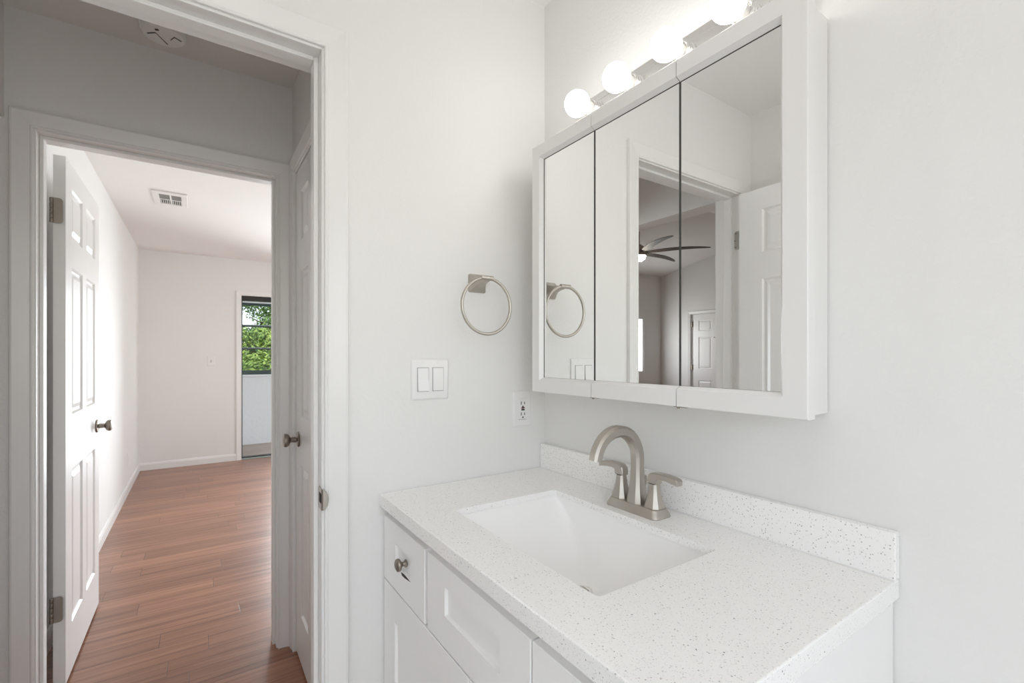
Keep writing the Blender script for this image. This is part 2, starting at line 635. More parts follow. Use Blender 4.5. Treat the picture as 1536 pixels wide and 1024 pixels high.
struct('ceiling_bathroom', B((-1.526, 0.12, -2.42, 0.12, CEIL, CEIL + 0.1)), M['ceiling'])
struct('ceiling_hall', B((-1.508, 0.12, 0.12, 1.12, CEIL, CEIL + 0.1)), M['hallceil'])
struct('ceiling_bedroom', B((-1.511, 2.22, 1.12, 5.42, CEIL - 0.003, CEIL + 0.1)), M['ceiling'])
struct('floor_bathroom', B((-1.646, 0.12, -2.42, 0.06, -0.08, 0.0)), M['tile'])
struct('floor', B((-7.1, 2.22, 0.06, 5.42, -0.08, 0.0), (-7.1, -1.646, -1.12, 0.06, -0.08, 0.0)), M['wood'])

# living room seen in the mirror: vaulted ceiling with its ridge along x
struct('wall_living_far', wall_boxes('y', 4.85, 4.97, -7.12, -1.626, 0, 3.0, [(-6.49, -5.5, 0.94, 2.01)]), M['wall'])
struct('wall_living_left', wall_boxes('x', -7.12, -7.0, -1.12, 4.85, 0, 3.5, [(3.235, 4.17, 0, 2.045)]), M['wall'])
struct('wall_living_front', B((-7.12, -1.646, -1.12, -1.0, 0, 2.8)), M['wall'])
def slab_poly(x0, x1, pts, t):
    bm = bmesh.new()
    secs = [[(x, y, z) for (y, z) in pts] + [(x, y, z + t) for (y, z) in reversed(pts)] for x in (x0, x1)]
    loft(bm, secs)
    return bm
RY, RZ = 2.66, 3.30
struct('ceiling_living', slab_poly(-7.12, -1.50, [(-1.12, RZ - 0.205 * (RY + 1.12)), (RY, RZ), (4.97, RZ - 0.205 * (4.97 - RY))], 0.1), M['ceiling'])

# ------------------------------------------------------------------ trim
CAS = [(0.0, 0.0), (0.0, 0.0085), (0.0025, 0.0105), (0.006, 0.0105), (0.0085, 0.0085), (0.012, 0.0095), (0.040, 0.0145), (0.050, 0.0165), (0.0555, 0.0155), (0.057, 0.013), (0.057, 0.0)]
def casing(bm, u0, u1, zt, mapf, zb=0.0):
    rings = []
    for w, h in CAS:
        rings.append([bm.verts.new(mapf(u, z, h)) for u, z in ((u0 - w, zb), (u0 - w, zt + w), (u1 + w, zt + w), (u1 + w, zb))])
    for a, c in zip(rings, rings[1:]):
        for k in range(3):
            bm.faces.new((a[k], a[k + 1], c[k + 1], c[k]))
    for k in (0, 3):
        bm.faces.new([r[k] for r in rings])

def jamb_y(bm, x0, x1, zt, y0, y1, stop0, stop1):
    add_box(bm, x0 - J, x0, y0, y1, 0, zt + J, 0.001, 1)
    add_box(bm, x1, x1 + J, y0, y1, 0, zt + J, 0.001, 1)
    add_box(bm, x0, x1, y0, y1, zt, zt + J, 0.001, 1)
    s = 0.011
    add_box(bm, x0, x0 + s, stop0, stop1, 0, zt, 0.002, 2)
    add_box(bm, x1 - s, x1, stop0, stop1, 0, zt, 0.002, 2)
    add_box(bm, x0 + s, x1 - s, stop0, stop1, zt - s, zt, 0.002, 2)

REV = 0.006
# 1: bathroom doorway
bm = bmesh.new()
casing(bm, JX0 - REV, JX1 + REV, JZ + REV, lambda u, z, h: (u, -h, z))
casing(bm, JX0 - REV, JX1 + REV, JZ + REV, lambda u, z, h: (u, 0.12 + h, z))
t1 = struct('trim_1', bm, M['trim'])
bm = bmesh.new()
jamb_y(bm, JX0, JX1, JZ, -0.001, 0.121, 0.037, 0.075)
t2 = struct('trim_2', bm, M['trim'])
# strike plate on the right jamb
bm = bmesh.new()
pl = [(p[0], p[1]) for p in round_rect(0.0135, 0.0285, 0.0125, 6)]
secs = [[(JX1 - 0.0002 - d, 0.0185 + a, 0.905 + c) for a, c in pl] for d in (0.0, 0.0016)]
loft(bm, secs)
ls = []
for dx, yy, hh in ((-0.0018, 0.006, 0.0265), (-0.0020, -0.010, 0.0265), (0.0010, -0.0150, 0.0255), (0.0060, -0.0170, 0.0220), (0.0100, -0.0175, 0.0150), (0.0125, -0.0175, 0.0050)):
    ls.append([(JX1 + dx - 0.0008, yy - 0.0008, 0.905 - hh), (JX1 + dx + 0.0008, yy + 0.0008, 0.905 - hh), (JX1 + dx + 0.0008, yy + 0.0008, 0.905 + hh), (JX1 + dx - 0.0008, yy - 0.0008, 0.905 + hh)])
loft(bm, ls)
sp_ = link('strike_plate', bm, M['nickel'], t2)
tag(sp_, 'satin nickel strike plate')
bm = B((JX1 - 0.0034, JX1 - 0.0017, -0.011, 0.012, 0.896, 0.920))
link('latch_hole', bm, M['dark'], sp_)
# 3/4: bedroom doorway
bm = bmesh.new()
casing(bm, HX0 - REV, HX1 + REV, HZ + REV, lambda u, z, h: (u, 1.0 - h, z))
casing(bm, HX0 - REV, HX1 + REV, HZ + REV, lambda u, z, h: (u, 1.12 + h, z))
struct('trim_3', bm, M['trim'])
bm = bmesh.new()
jamb_y(bm, HX0, HX1, HZ, 0.999, 1.121, 1.035, 1.078)
struct('trim_4', bm, M['trim'])
# 5/6: closet doorway
bm = bmesh.new()
casing(bm, CY0 - REV, CY1 + REV - 0.003, CZ + REV, lambda u, z, h: (-0.625 - h, u, z))
struct('trim_5', bm, M['trim'])
bm = bmesh.new()
for a in ((-0.626, -0.504, CY0 - J, CY0, 0, CZ + J), (-0.626, -0.504, CY1, CY1 + J, 0, CZ + J), (-0.626, -0.504, CY0, CY1, CZ, CZ + J),
          (-0.585, -0.545, CY0, CY0 + 0.011, 0, CZ), (-0.585, -0.545, CY1 - 0.011, CY1, 0, CZ), (-0.585, -0.545, CY0, CY1, CZ - 0.011, CZ)):
    add_box(bm, *a, bevel=0.001, seg=1)
struct('trim_6', bm, M['trim'])
# 7: sliding doorway casing, 8: front doorway casing, 9: living room window casing
bm = bmesh.new()
casing(bm, SX0, SX1, SZ, lambda u, z, h: (u, 5.3 - h, z))
struct('trim_7', bm, M['trim'])
bm = bmesh.new()
casing(bm, 3.235, 4.17, 2.045, lambda u, z, h: (-7.0 + h, u, z))
struct('trim_8', bm, M['trim'])

def base_prof(bm, p0, p1, nrm, h=0.083):
    p0, p1, nrm = Vector(p0), Vector(p1), Vector(nrm)
    prof = [(0, 0), (0.013, 0), (0.013, h * 0.72), (0.010, h * 0.85), (0.007, h * 0.95), (0.004, h), (0, h)]
    loft(bm, [[p + nrm * a + Vector((0, 0, z)) for a, z in prof] for p in (p0, p1)])
bm = bmesh.new(); base_prof(bm, (-1.511, 1.12, 0), (-1.511, 5.3, 0), (1, 0, 0)); struct('baseboard_bedroom_left', bm, M['trim'])
bm = bmesh.new(); base_prof(bm, (-1.511, 5.3, 0), (SX0 - 0.057, 5.3, 0), (0, -1, 0)); base_prof(bm, (SX1 + 0.057, 5.3, 0), (2.1, 5.3, 0), (0, -1, 0)); struct('baseboard_bedroom_far', bm, M['trim'])
bm = bmesh.new(); base_prof(bm, (2.1, 1.12, 0), (2.1, 5.3, 0), (-1, 0, 0)); struct('baseboard_bedroom_right', bm, M['trim'])
bm = bmesh.new(); base_prof(bm, (HX1 + 0.07, 1.12, 0), (2.1, 1.12, 0), (0, 1, 0)); struct('baseboard_bedroom_near', bm, M['trim'])
bm = bmesh.new(); base_prof(bm, (-1.626, 1.0, 0), (HX0 - 0.063, 1.0, 0), (0, -1, 0)); struct('baseboard_hall_far', bm, M['trim'])
bm = bmesh.new(); base_prof(bm, (-7.0, 4.85, 0), (-1.626, 4.85, 0), (0, -1, 0)); struct('baseboard_living_far', bm, M['trim'])
bm = bmesh.new(); base_prof(bm, (JX1 + 0.063, 0.0, 0), (-0.556, 0.0, 0), (0, -1, 0)); struct('baseboard_back', bm, M['trim'])
bm = bmesh.new(); base_prof(bm, (-1.526, -2.3, 0), (-1.526, 0, 0), (1, 0, 0)); struct('baseboard_left', bm, M['trim'])
bm = bmesh.new(); base_prof(bm, (0, -2.3, 0), (0, -0.96, 0), (-1, 0, 0)); struct('baseboard_right', bm, M['trim'])

# ------------------------------------------------------------------ six panel doors
def panel_slab(W, H, T, origin, udir, tdir, stile=0.106, mull=0.084, rows=((0.19, 0.80), (1.02, 1.605), (1.722, 1.92))):
    """slab spanning u 0..W, z 0..H, t 0..T; moulded panels on both faces"""
    bm = bmesh.new()
    pw = (W - 2 * stile - mull) / 2
    us = [0, stile, stile + pw, stile + pw + mull, stile + 2 * pw + mull, W]
    zs = [0]
    for a, c in rows: zs += [a, c]
    zs.append(H)
    U, Tt, Zv = Vector(udir), Vector(tdir), Vector((0, 0, 1))
    O = Vector(origin)
    def P(u, z, t): return O + U * u + Zv * z + Tt * t
    for side in (0, 1):
        t0 = 0 if side == 0 else T
        sg = 1 if side == 0 else -1
        for i in range(len(us) - 1):
            for k in range(len(zs) - 1):
                ua, ub, za, zb = us[i], us[i + 1], zs[k], zs[k + 1]
                if i in (1, 3) and k in (1, 3, 5):
                    rings = []
                    for ins, dep in ((0, 0), (0.007, 0.0075), (0.014, 0.0085), (0.019, 0.0085), (0.036, 0.0025), (0.038, 0.002)):
                        rings.append([bm.verts.new(P(*q, t0 + sg * dep)) for q in ((ua + ins, za + ins), (ub - ins, za + ins), (ub - ins, zb - ins), (ua + ins, zb - ins))])
                    for a, c in zip(rings, rings[1:]):
                        for q in range(4):
                            bm.faces.new((a[q], a[(q + 1) % 4], c[(q + 1) % 4], c[q]))
                    bm.faces.new(rings[-1])
                else:
                    bm.faces.new([bm.verts.new(P(u, z, t0)) for u, z in ((ua, za), (ub, za), (ub, zb), (ua, zb))])
    for (ua, za, ub, zb) in ((0, 0, W, 0), (W, 0, W, H), (W, H, 0, H), (0, H, 0, 0)):
        bm.faces.new([bm.verts.new(P(*q)) for q in ((ua, za, 0), (ub, zb, 0), (ub, zb, T), (ua, za, T))])
    bmesh.ops.remove_doubles(bm, verts=bm.verts, dist=1e-5)
    return bm

def knob(parent, origin, axis, name='door_knob'):
    bm = bmesh.new()
    lathe(bm, [(0.0, 0.0), (0.030, 0.0), (0.032, 0.003), (0.029, 0.007), (0.018, 0.009), (0.0115, 0.012), (0.0105, 0.030), (0.013, 0.034), (0.022, 0.038),
               (0.0265, 0.044), (0.0275, 0.051), (0.025, 0.057), (0.017, 0.061), (0.0, 0.062)], origin, axis, 32)
    return tag(link(name, bm, M['hinge'], parent, smooth=True), 'aged nickel round knob on a round rosette')

def hinge(parent, pin, leaf_dir, leaf_n, zc, along=0.030, h=0.095, label='dull nickel butt hinge'):
    """knuckle at pin (x,y); a leaf plate running along leaf_dir with normal leaf_n"""
    bm = bmesh.new()
    px, py = pin
    L, N = Vector((*leaf_dir, 0)), Vector((*leaf_n, 0))
    for k in range(5):
        z0 = zc - h / 2 + k * h / 5 + 0.0007
        lathe(bm, [(0.0052, 0), (0.0058, 0.001), (0.0058, h / 5 - 0.0024), (0.0052, h / 5 - 0.0014)], (px, py, z0), (0, 0, 1), 14)
    c = 0.009
    out_ = [(0, -h / 2), (along - c, -h / 2), (along - 0.003, -h / 2 + 0.003), (along, -h / 2 + c), (along, h / 2 - c), (along - 0.003, h / 2 - 0.003), (along - c, h / 2), (0, h / 2)]
    base = Vector((px, py, zc))
    loft(bm, [[base + L * a + Vector((0, 0, z)) + N * d for a, z in out_] for d in (0.0, 0.0022)])
    o = tag(link('hinge', bm, M['hinge'], parent, smooth=True), label)
    bm = bmesh.new()
    for a, z in ((0.019, -0.034), (0.010, -0.008), (0.022, 0.004), (0.012, 0.034)):
        lathe(bm, [(0.0033, 0), (0.003, 0.0008), (0.0, 0.0010)], base + L * a + Vector((0, 0, z)) + N * 0.0022, N, 12)
    link('screw', bm, M['chrome'], o)
    return o

# bedroom door: open a quarter turn into the bedroom
DX, DY0, DW = -1.388, 1.180, 0.715
d1 = sroot('door_1', (DX, DY0, 0))
link('door_slab', panel_slab(DW, 2.013, 0.035, (DX, DY0, 0.012), (0, 1, 0), (-1, 0, 0)), M['door'], d1)
knob(d1, (DX, 1.825, 0.917), (1, 0, 0))
knob(d1, (DX - 0.035, 1.825, 0.917), (-1, 0, 0))
for z in (1.813, 0.308):
    hinge(d1, (-1.4255, 1.172), (1, 0), (0, 1), z, along=0.031)
# bathroom door: open a quarter turn into the bathroom, seen in the mirror
d2 = sroot('door_2', (-1.393, -0.018, 0))
link('door_slab', panel_slab(0.711, 2.013, 0.035, (-1.393, -0.020, 0.012), (0, -1, 0), (-1, 0, 0)), M['door'], d2)
knob(d2, (-1.393, -0.67, 0.917), (1, 0, 0))
knob(d2, (-1.428, -0.67, 0.917), (-1, 0, 0))
for z in (1.82, 0.30):
    bm = bmesh.new()
    pl = round_rect(0.0115, 0.044, 0.0105, 5)
    loft(bm, [[(JX0 + 0.0005 + d, 0.0125 + a, z + c) for a, c in pl] for d in (0.0, 0.002)])
    lathe(bm, [(0.0055, 0), (0.0055, 0.088)], (JX0 + 0.004, -0.004, z - 0.044), (0, 0, 1), 14)
    hg = tag(link('hinge', bm, M['chrome'], d2, smooth=True), 'satin butt hinge leaf on the jamb')
    bm = bmesh.new()
    for a, c in ((0.018, 0.033), (0.022, 0.0), (0.018, -0.033)):
        lathe(bm, [(0.0035, 0), (0.0, 0.0008)], (JX0 + 0.0026, a, z + c), (1, 0, 0), 10)
    link('screw', bm, M['hinge'], hg)
# closet door: closed, in the hall's right wall
d3 = sroot('door_3', (-0.617, CY1, 0))
link('door_slab', panel_slab(CY1 - CY0 - 0.006, 2.027, 0.035, (-0.622, CY1 - 0.003, 0.012), (0, -1, 0), (1, 0, 0), stile=0.112, mull=0.09, rows=((0.19, 0.81), (1.005, 1.60), (1.725, 1.925))), M['door'], d3)
knob(d3, (-0.622, 0.862, 0.918), (-1, 0, 0))
# front door far off in the living room
d4 = sroot('door_4', (-7.0, 4.16, 0))
link('door_slab', panel_slab(0.912, 2.03, 0.044, (-7.03, 4.158, 0.008), (0, -1, 0), (-1, 0, 0), stile=0.135, mull=0.11), M['door'], d4)
knob(d4, (-7.03, 3.31, 0.95), (1, 0, 0))
bm = bmesh.new()
lathe(bm, [(0.012, 0), (0.012, 0.004), (0.0, 0.004)], (-7.03, 3.70, 1.60), (1, 0, 0), 16)
link('peephole', bm, M['hinge'], d4)
for z in (1.86, 1.05, 0.25):
    bm = B((-7.028, -7.004, 4.150, 4.172, z - 0.05, z + 0.05))
    link('hinge', bm, M['hinge'], d4)

# ------------------------------------------------------------------ windows, sliding door, lanai
# sliding glass door at the bedroom's far wall
w1 = sroot('window_1', (SX0, 5.36, 0))
bm = bmesh.new()
for a in ((SX0, SX0 + 0.012, 5.315, 5.41, 0, SZ), (SX1 - 0.012, SX1, 5.315, 5.41, 0, SZ), (SX0, SX1, 5.315, 5.41, SZ - 0.055, SZ), (SX0, SX1, 5.33, 5.41, 0, 0.022), (-0.115, -0.07, 5.34, 5.37, 0.02, SZ - 0.05), (SX1 - 0.05, SX1 - 0.01, 5.34, 5.37, 0.02, SZ - 0.05)):
    add_box(bm, *a, bevel=0.002, seg=1)
link('window_frame', bm, M['bronze'], w1)
bm = B((-0.07, SX1 - 0.05, 5.352, 5.357, 0.03, SZ - 0.06))
link('window_pane', bm, M['glass'], w1)
bm = B((SX0, SX1, 5.285, 5.33, 0.0, 0.012), bevel=0.003)
link('threshold', bm, M['grey_alu'], w1)

LY = 6.45
struct('wall_lanai_knee', B((-2.2, 3.2, LY, LY + 0.12, -0.05, 0.985)), M['stucco'])
struct('wall_lanai_top', B((-2.2, 3.2, LY, LY + 0.12, 2.03, 2.6)), M['stucco'])
struct('wall_lanai_left', B((-2.3, -2.2, 5.42, LY + 0.12, -0.05, 2.6)), M['stucco'])
struct('wall_lanai_right', B((3.2, 3.3, 5.42, LY + 0.12, -0.05, 2.6)), M['stucco'])
struct('floor_lanai', B((-2.3, 3.3, 5.42, LY + 0.12, -0.15, -0.012)), M['concrete'])
struct('ceiling_lanai', B((-2.3, 3.3, 5.42, LY + 0.3, 2.50, 2.6)), M['ceiling'])
struct('trim_9', B((-2.2, 3.2, LY - 0.03, LY + 0.13, 0.965, 0.995), bevel=0.004), M['stucco'])
w2 = sroot('window_2', (0, LY, 1.0))
bm = bmesh.new()
for a in ((-2.2, 3.2, LY + 0.01, LY + 0.06, 0.995, 1.055), (-2.2, 3.2, LY + 0.01, LY + 0.06, 1.995, 2.03)):
    add_box(bm, *a, bevel=0.003, seg=1)
for x in (-2.18, -0.75, 0.62, 2.0, 3.15):
    add_box(bm, x - 0.025, x + 0.025, LY + 0.01, LY + 0.06, 1.0, 2.03, bevel=0.003, seg=1)
link('window_frame', bm, M['green_alu'], w2)
for z in (1.372, 1.700):
    bm = B((-2.2, 3.2, LY + 0.015, LY + 0.055, z - 0.016, z + 0.002), bevel=0.002)
    bar = link('window_rail', bm, M['green_alu'], w2)
    bm = B((-2.2, 3.2, LY + 0.008, LY + 0.055, z + 0.002, z + 0.016), bevel=0.002)
    link('rail_cap', bm, M['grey_alu'], bar)
bm = B((-2.2, 3.2, LY + 0.034, LY + 0.037, 1.055, 1.995))
link('window_pane', bm, M['glass'], w2)

# added bedroom side window, out of frame, for its fill light, and living room window
w3 = sroot('added_window_3', (2.16, 3.3, 0.9))
bm = bmesh.new()
for a in ((2.11, 2.20, 2.45, 4.15, 0.90, 0.93), (2.11, 2.20, 2.45, 4.15, 1.95, 1.98), (2.11, 2.20, 2.45, 2.48, 0.93, 1.95), (2.11, 2.20, 4.12, 4.15, 0.93, 1.95)):
    add_box(bm, *a)
link('window_frame', bm, M['trim'], w3)
w4 = sroot('window_4', (-6.0, 4.95, 0.94))
bm = bmesh.new()
for a in ((-6.49, -5.5, 4.86, 4.95, 0.94, 0.97), (-6.49, -5.5, 4.86, 4.95, 1.98, 2.01), (-6.49, -6.46, 4.86, 4.95, 0.97, 1.98), (-5.53, -5.5, 4.86, 4.95, 0.97, 1.98)):
    add_box(bm, *a)
link('window_frame', bm, M['trim'], w4)

w5 = sroot('added_window_5', (-0.95, -2.36, 1.05))  # added window behind the camera, framing the bathroom fill light
bm = bmesh.new()
for a in ((-1.45, -0.45, -2.40, -2.31, 1.05, 1.075), (-1.45, -0.45, -2.40, -2.31, 2.025, 2.05), (-1.45, -1.425, -2.40, -2.31, 1.075, 2.025), (-0.475, -0.45, -2.40, -2.31, 1.075, 2.025)):
    add_box(bm, *a)
link('window_frame', bm, M['trim'], w5)

w6 = sroot('added_window_6', (-1.58, -1.62, 0.75))  # added window in the unseen left wall, framing the side fill
bm = bmesh.new()
for a in ((-1.62, -1.535, -2.07, -1.17, 0.75, 0.775), (-1.62, -1.535, -2.07, -1.17, 1.725, 1.75), (-1.62, -1.535, -2.07, -2.045, 0.775, 1.725), (-1.62, -1.535, -1.195, -1.17, 0.775, 1.725)):
    add_box(bm, *a)
link('window_frame', bm, M['trim'], w6)
# ------------------------------------------------------------------ garden beyond the lanai
gr = bmesh.new()
add_box(gr, -30, 30, 7.5, 60, -3.1, -3.0)
struct('floor_garden', gr, M['grass'])

def tree(loc, height, crown_r, n_leaf, mat, label, seed):
    rnd = random.Random(seed)
    root = thing('leafy_tree', loc, label, 'tree', 'trees beyond the lanai')
    x0, y0, z0 = loc
    bm = bmesh.new()
    top = z0 + height * 0.75
    pts = [(x0 + 0.1 * math.sin(k), y0 + 0.1 * math.cos(2 * k), z0 + (top - z0) * k / 6) for k in range(7)]
    tube(bm, pts, [0.17, 0.15, 0.13, 0.12, 0.10, 0.08, 0.05], 8)
    for k in range(9):
        a = k * 2.4
        zb = z0 + height * (0.35 + 0.045 * k)
        tube(bm, [(x0, y0, zb), (x0 + 0.5 * crown_r * math.cos(a), y0 + 0.5 * crown_r * math.sin(a), zb + 0.5), (x0 + 0.85 * crown_r * math.cos(a), y0 + 0.85 * crown_r * math.sin(a), zb + 0.8)], [0.05, 0.035, 0.015], 6)
    link('trunk', bm, M['bark'], root)
    clumps = []
    cz = z0 + height * 0.62
    for k in range(max(40, int(40 * crown_r ** 2 * height / 8))):
        while True:
            p = Vector((rnd.uniform(-1, 1), rnd.uniform(-1, 1), rnd.uniform(-1, 1)))
            if 0.35 < p.length < 1: break
        clumps.append((Vector((x0 + p.x * crown_r, y0 + p.y * crown_r, cz + p.z * height * 0.38)), rnd.uniform(0.28, 0.55)))
    verts, faces = [], []
    for k in range(n_leaf):
        c, r = rnd.choice(clumps)
        d = Vector((rnd.gauss(0, 1), rnd.gauss(0, 1), rnd.gauss(0, 1))).normalized()
        p = c + d * r * rnd.uniform(0.65, 1.0)
        nrm = (d + Vector((rnd.uniform(-.7, .7), rnd.uniform(-.7, .7), rnd.uniform(-.2, .9)))).normalized()
        u = nrm.cross(Vector((rnd.uniform(-1, 1), rnd.uniform(-1, 1), rnd.uniform(-1, 1)))).normalized()
        v = nrm.cross(u)
        L = rnd.uniform(0.035, 0.065)
        i = len(verts)
        verts += [p - u * L, p - v * L * 0.45, p + u * L, p + v * L * 0.45 + nrm * L * 0.15]
        faces.append((i, i + 1, i + 2, i + 3))
    me = bpy.data.meshes.new('foliage')
    me.from_pydata([tuple(v - Vector(loc)) for v in verts], [], faces)
    me.materials.append(mat)
    f = bpy.data.objects.new('foliage', me)
    COL.objects.link(f)
    f.parent = root
    return root

tree((-0.35, 12.1, -3.0), 5.50, 1.2, 26000, M['leaf_a'], 'yellow-green leafy tree at the left of the lanai opening, below the patch of sky', 3)
tree((1.85, 16.4, -3.0), 8.9, 1.65, 45000, M['leaf_b'], 'tall mid-green leafy tree filling the right of the lanai opening', 5)
tree((0.2, 8.7, -3.0), 4.45, 0.90, 16000, M['leaf_a'], 'low bright green tree in front of the others, seen just above the lanai wall', 8)

# ------------------------------------------------------------------ vanity
CZT = 0.8936
YE = -0.9595
van = thing('vanity_cabinet', (-0.27, -0.478, 0), 'white shaker vanity cabinet with one round knob, under the speckled countertop', 'vanity')
bm = bmesh.new()
XF = -0.533
for a in ((XF, -0.002, -0.020, -0.002, 0.0, 0.861), (XF, -0.002, -0.951, -0.933, 0.0, 0.861), (XF, -0.002, -0.933, -0.02, 0.10, 0.118), (-0.010, -0.002, -0.933, -0.02, 0.118, 0.861),
          (XF, XF + 0.018, -0.933, -0.02, 0.82, 0.861), (XF, XF + 0.018, -0.933, -0.02, 0.645, 0.69), (XF, XF + 0.018, -0.933, -0.02, 0.10, 0.15), (XF + 0.06, XF + 0.075, -0.933, -0.02, 0.0, 0.10),
          (XF, XF + 0.018, -0.32, -0.255, 0.69, 0.82), (XF, XF + 0.018, -0.70, -0.64, 0.69, 0.82), (XF, XF + 0.018, -0.505, -0.455, 0.15, 0.645)):
    add_box(bm, *a, bevel=0.0008, seg=1)
link('cabinet_body', bm, M['cab'], van)

def shaker(y0, y1, z0, z1, ly, ry, tb, bb, xf=-0.5535, T=0.019, dep=0.0075):
    """front slab with a recessed flat panel; y0 > y1; margins left, right, top, bottom"""
    bm = bmesh.new()
    def ring(a, c, d, e_, x): return [bm.verts.new((x, yy, zz)) for yy, zz in ((a, d), (c, d), (c, e_), (a, e_))]
    e_ = 0.0015
    outer_b = ring(y0, y1, z0, z1, xf + T)
    outer_m = ring(y0, y1, z0, z1, xf + e_)
    outer_f = ring(y0 - e_, y1 + e_, z0 + e_, z1 - e_, xf)
    inner_f = ring(y0 - ly, y1 + ry, z0 + bb, z1 - tb, xf)
    inner_b = ring(y0 - ly - 0.0008, y1 + ry + 0.0008, z0 + bb + 0.0008, z1 - tb - 0.0008, xf + dep)
    rs = [outer_b, outer_m, outer_f, inner_f, inner_b]
    for a, c in zip(rs, rs[1:]):
        for k in range(4): bm.faces.new((a[k], a[(k + 1) % 4], c[(k + 1) % 4], c[k]))
    bm.faces.new(inner_b); bm.faces.new(outer_b)
    return bm
dr = link('drawer', shaker(-0.006, -0.2765, 0.669, 0.836, 0.086, 0.086, 0.050, 0.067), M['cab'], van)
bm = bmesh.new()
lathe(bm, [(0.0, 0.0), (0.0085, 0.0), (0.0095, 0.0015), (0.0085, 0.003), (0.0055, 0.006), (0.005, 0.010), (0.007, 0.013), (0.0135, 0.0165), (0.0155, 0.020), (0.0145, 0.0245), (0.009, 0.0275), (0.0, 0.0285)],
      (-0.5465, -0.1500, 0.757), (-1, 0, 0), 28)
tag(link('knob', bm, M['hinge'], dr, smooth=True), 'dark nickel mushroom knob')
bm = bmesh.new()
def chip_poly(x):
    return [(x, y, z) for y, z in ((-0.1330, 0.7305), (-0.1507, 0.7325), (-0.1661, 0.7325), (-0.1945, 0.7305), (-0.1600, 0.7255), (-0.1400, 0.7245))]
loft(bm, [chip_poly(-0.5541), chip_poly(-0.5533)])
tag(link('paint_chip', bm, M['chip'], dr), 'dark arrow-shaped chip below the knob')
ff = link('drawer_front', shaker(-0.2915, -0.6735, 0.669, 0.836, 0.086, 0.086, 0.042, 0.066), M['cab'], van)
tag(ff, 'wide fixed front below the sink, without a knob')
dr2 = link('drawer', shaker(-0.6775, -0.948, 0.669, 0.836, 0.086, 0.086, 0.050, 0.055), M['cab'], van)
for y0, y1 in ((-0.006, -0.4785), (-0.4815, -0.948)):
    link('cabinet_door', shaker(y0, y1, 0.105, 0.665, 0.082, 0.082, 0.078, 0.078), M['cab'], van)

# countertop: slab with a rounded rectangular cut-out
def bool_diff(name, bm_a, cutters, mat, parent=None, origin=None):
    ma = bpy.data.meshes.new('slab_mesh'); bm_a.to_mesh(ma); bm_a.free()
    oa = bpy.data.objects.new('slab_tmp', ma); COL.objects.link(oa)
    tmp = []
    for i, bc in enumerate(cutters):
        bmesh.ops.recalc_face_normals(bc, faces=bc.faces)
        mc = bpy.data.meshes.new('cut%d' % i); bc.to_mesh(mc); bc.free()
        oc = bpy.data.objects.new('cut%d' % i, mc); COL.objects.link(oc)
        md = oa.modifiers.new('b%d' % i, 'BOOLEAN'); md.operation = 'DIFFERENCE'; md.solver = 'EXACT'; md.object = oc
        tmp.append(oc)
    dg = bpy.context.evaluated_depsgraph_get()
    ev = oa.evaluated_get(dg)
    me = bpy.data.meshes.new_from_object(ev)
    bm = bmesh.new(); bm.from_mesh(me)
    for o_ in tmp + [oa]:
        bpy.data.objects.remove(o_, do_unlink=True)
    bpy.data.meshes.remove(me)
    return link(name, bm, mat, parent, origin=origin)
SX_F, SX_B, SY_L, SY_R = -0.459, -0.148, -0.235, -0.722
scx, scy = (SX_F + SX_B) / 2, (SY_L + SY_R) / 2
sa, sb_ = (SX_B - SX_F) / 2, (SY_L - SY_R) / 2
slab = bmesh.new(); add_box(slab, -0.5654, -0.0015, YE, -0.0015, 0.8615, CZT, bevel=0.0022, seg=2)
cut1 = bmesh.new(); add_box(cut1, -0.534, 0.05, -0.930, 0.05, 0.80, 0.8785)
cut2 = bmesh.new(); loft(cut2, [[(scx + a, scy + c, z) for a, c in round_rect(sa, sb_, 0.008, 5)] for z in (0.80, 0.95)])
top = thing('countertop', (-0.27, -0.478, 0.8615), 'white grey-speckled stone vanity countertop with a rectangular cut-out and low backsplash', 'countertop')
bool_diff('counter_slab', slab, [cut1, cut2], M['quartz'], top)
bm = B((-0.0205, -0.0015, YE + 0.0, -0.0015, CZT + 0.0008, CZT + 0.079), bevel=0.0018)
link('backsplash', bm, M['quartz'], top)
bm = B((-0.0225, -0.0195, YE + 0.001, -0.002, CZT, CZT + 0.0022), bevel=0.0006)
tag(link('caulk_line', bm, M['plastic'], top), 'thin white caulk line')

# undermount sink
snk = thing('sink', (scx, scy, 0.73), 'white rectangular undermount sink set into the speckled countertop', 'sink')
bm = bmesh.new()
DXc, DYc, DD = -0.272, -0.478, 0.146
ztop = 0.8783
nseg = 14
def sink_ring(t, off=0.0):
    fy = t
    fx = t ** 1.9
    ww = max(0.0, (t - 0.72) / 0.28) ** 1.5
    z = ztop - (DD - 0.0153) * (1 - (1 - t) ** 1.5)
    base = round_rect(1, 1, 0.06, 6)
    cx = scx + (DXc - scx) * t
    cy = scy + (DYc - scy) * t
    a = (sa + 0.003 - 0.024) * (1 - fx) + 0.024
    c = (sb_ + 0.003 - 0.024) * (1 - fy) + 0.024
    rad = 0.012 + 0.01 * t
    pr = round_rect(a, c, min(rad + 0.012 * ww, min(a, c)), 6)
    pts = []
    for (px, py) in pr:
        an = math.atan2(py / c, px / a)
        qx, qy = 0.024 * math.cos(an), 0.024 * math.sin(an)
        pts.append(Vector((cx + px * (1 - ww) + qx * ww, cy + py * (1 - ww) + qy * ww, z)))
    return pts
rings = [[Vector((scx + a, scy + c, ztop)) for a, c in round_rect(sa + 0.022, sb_ + 0.022, 0.02, 6)]]
NS = 22
for k in range(NS + 1):
    rings.append(sink_ring(k / NS))
loft(bm, rings, cap=False)
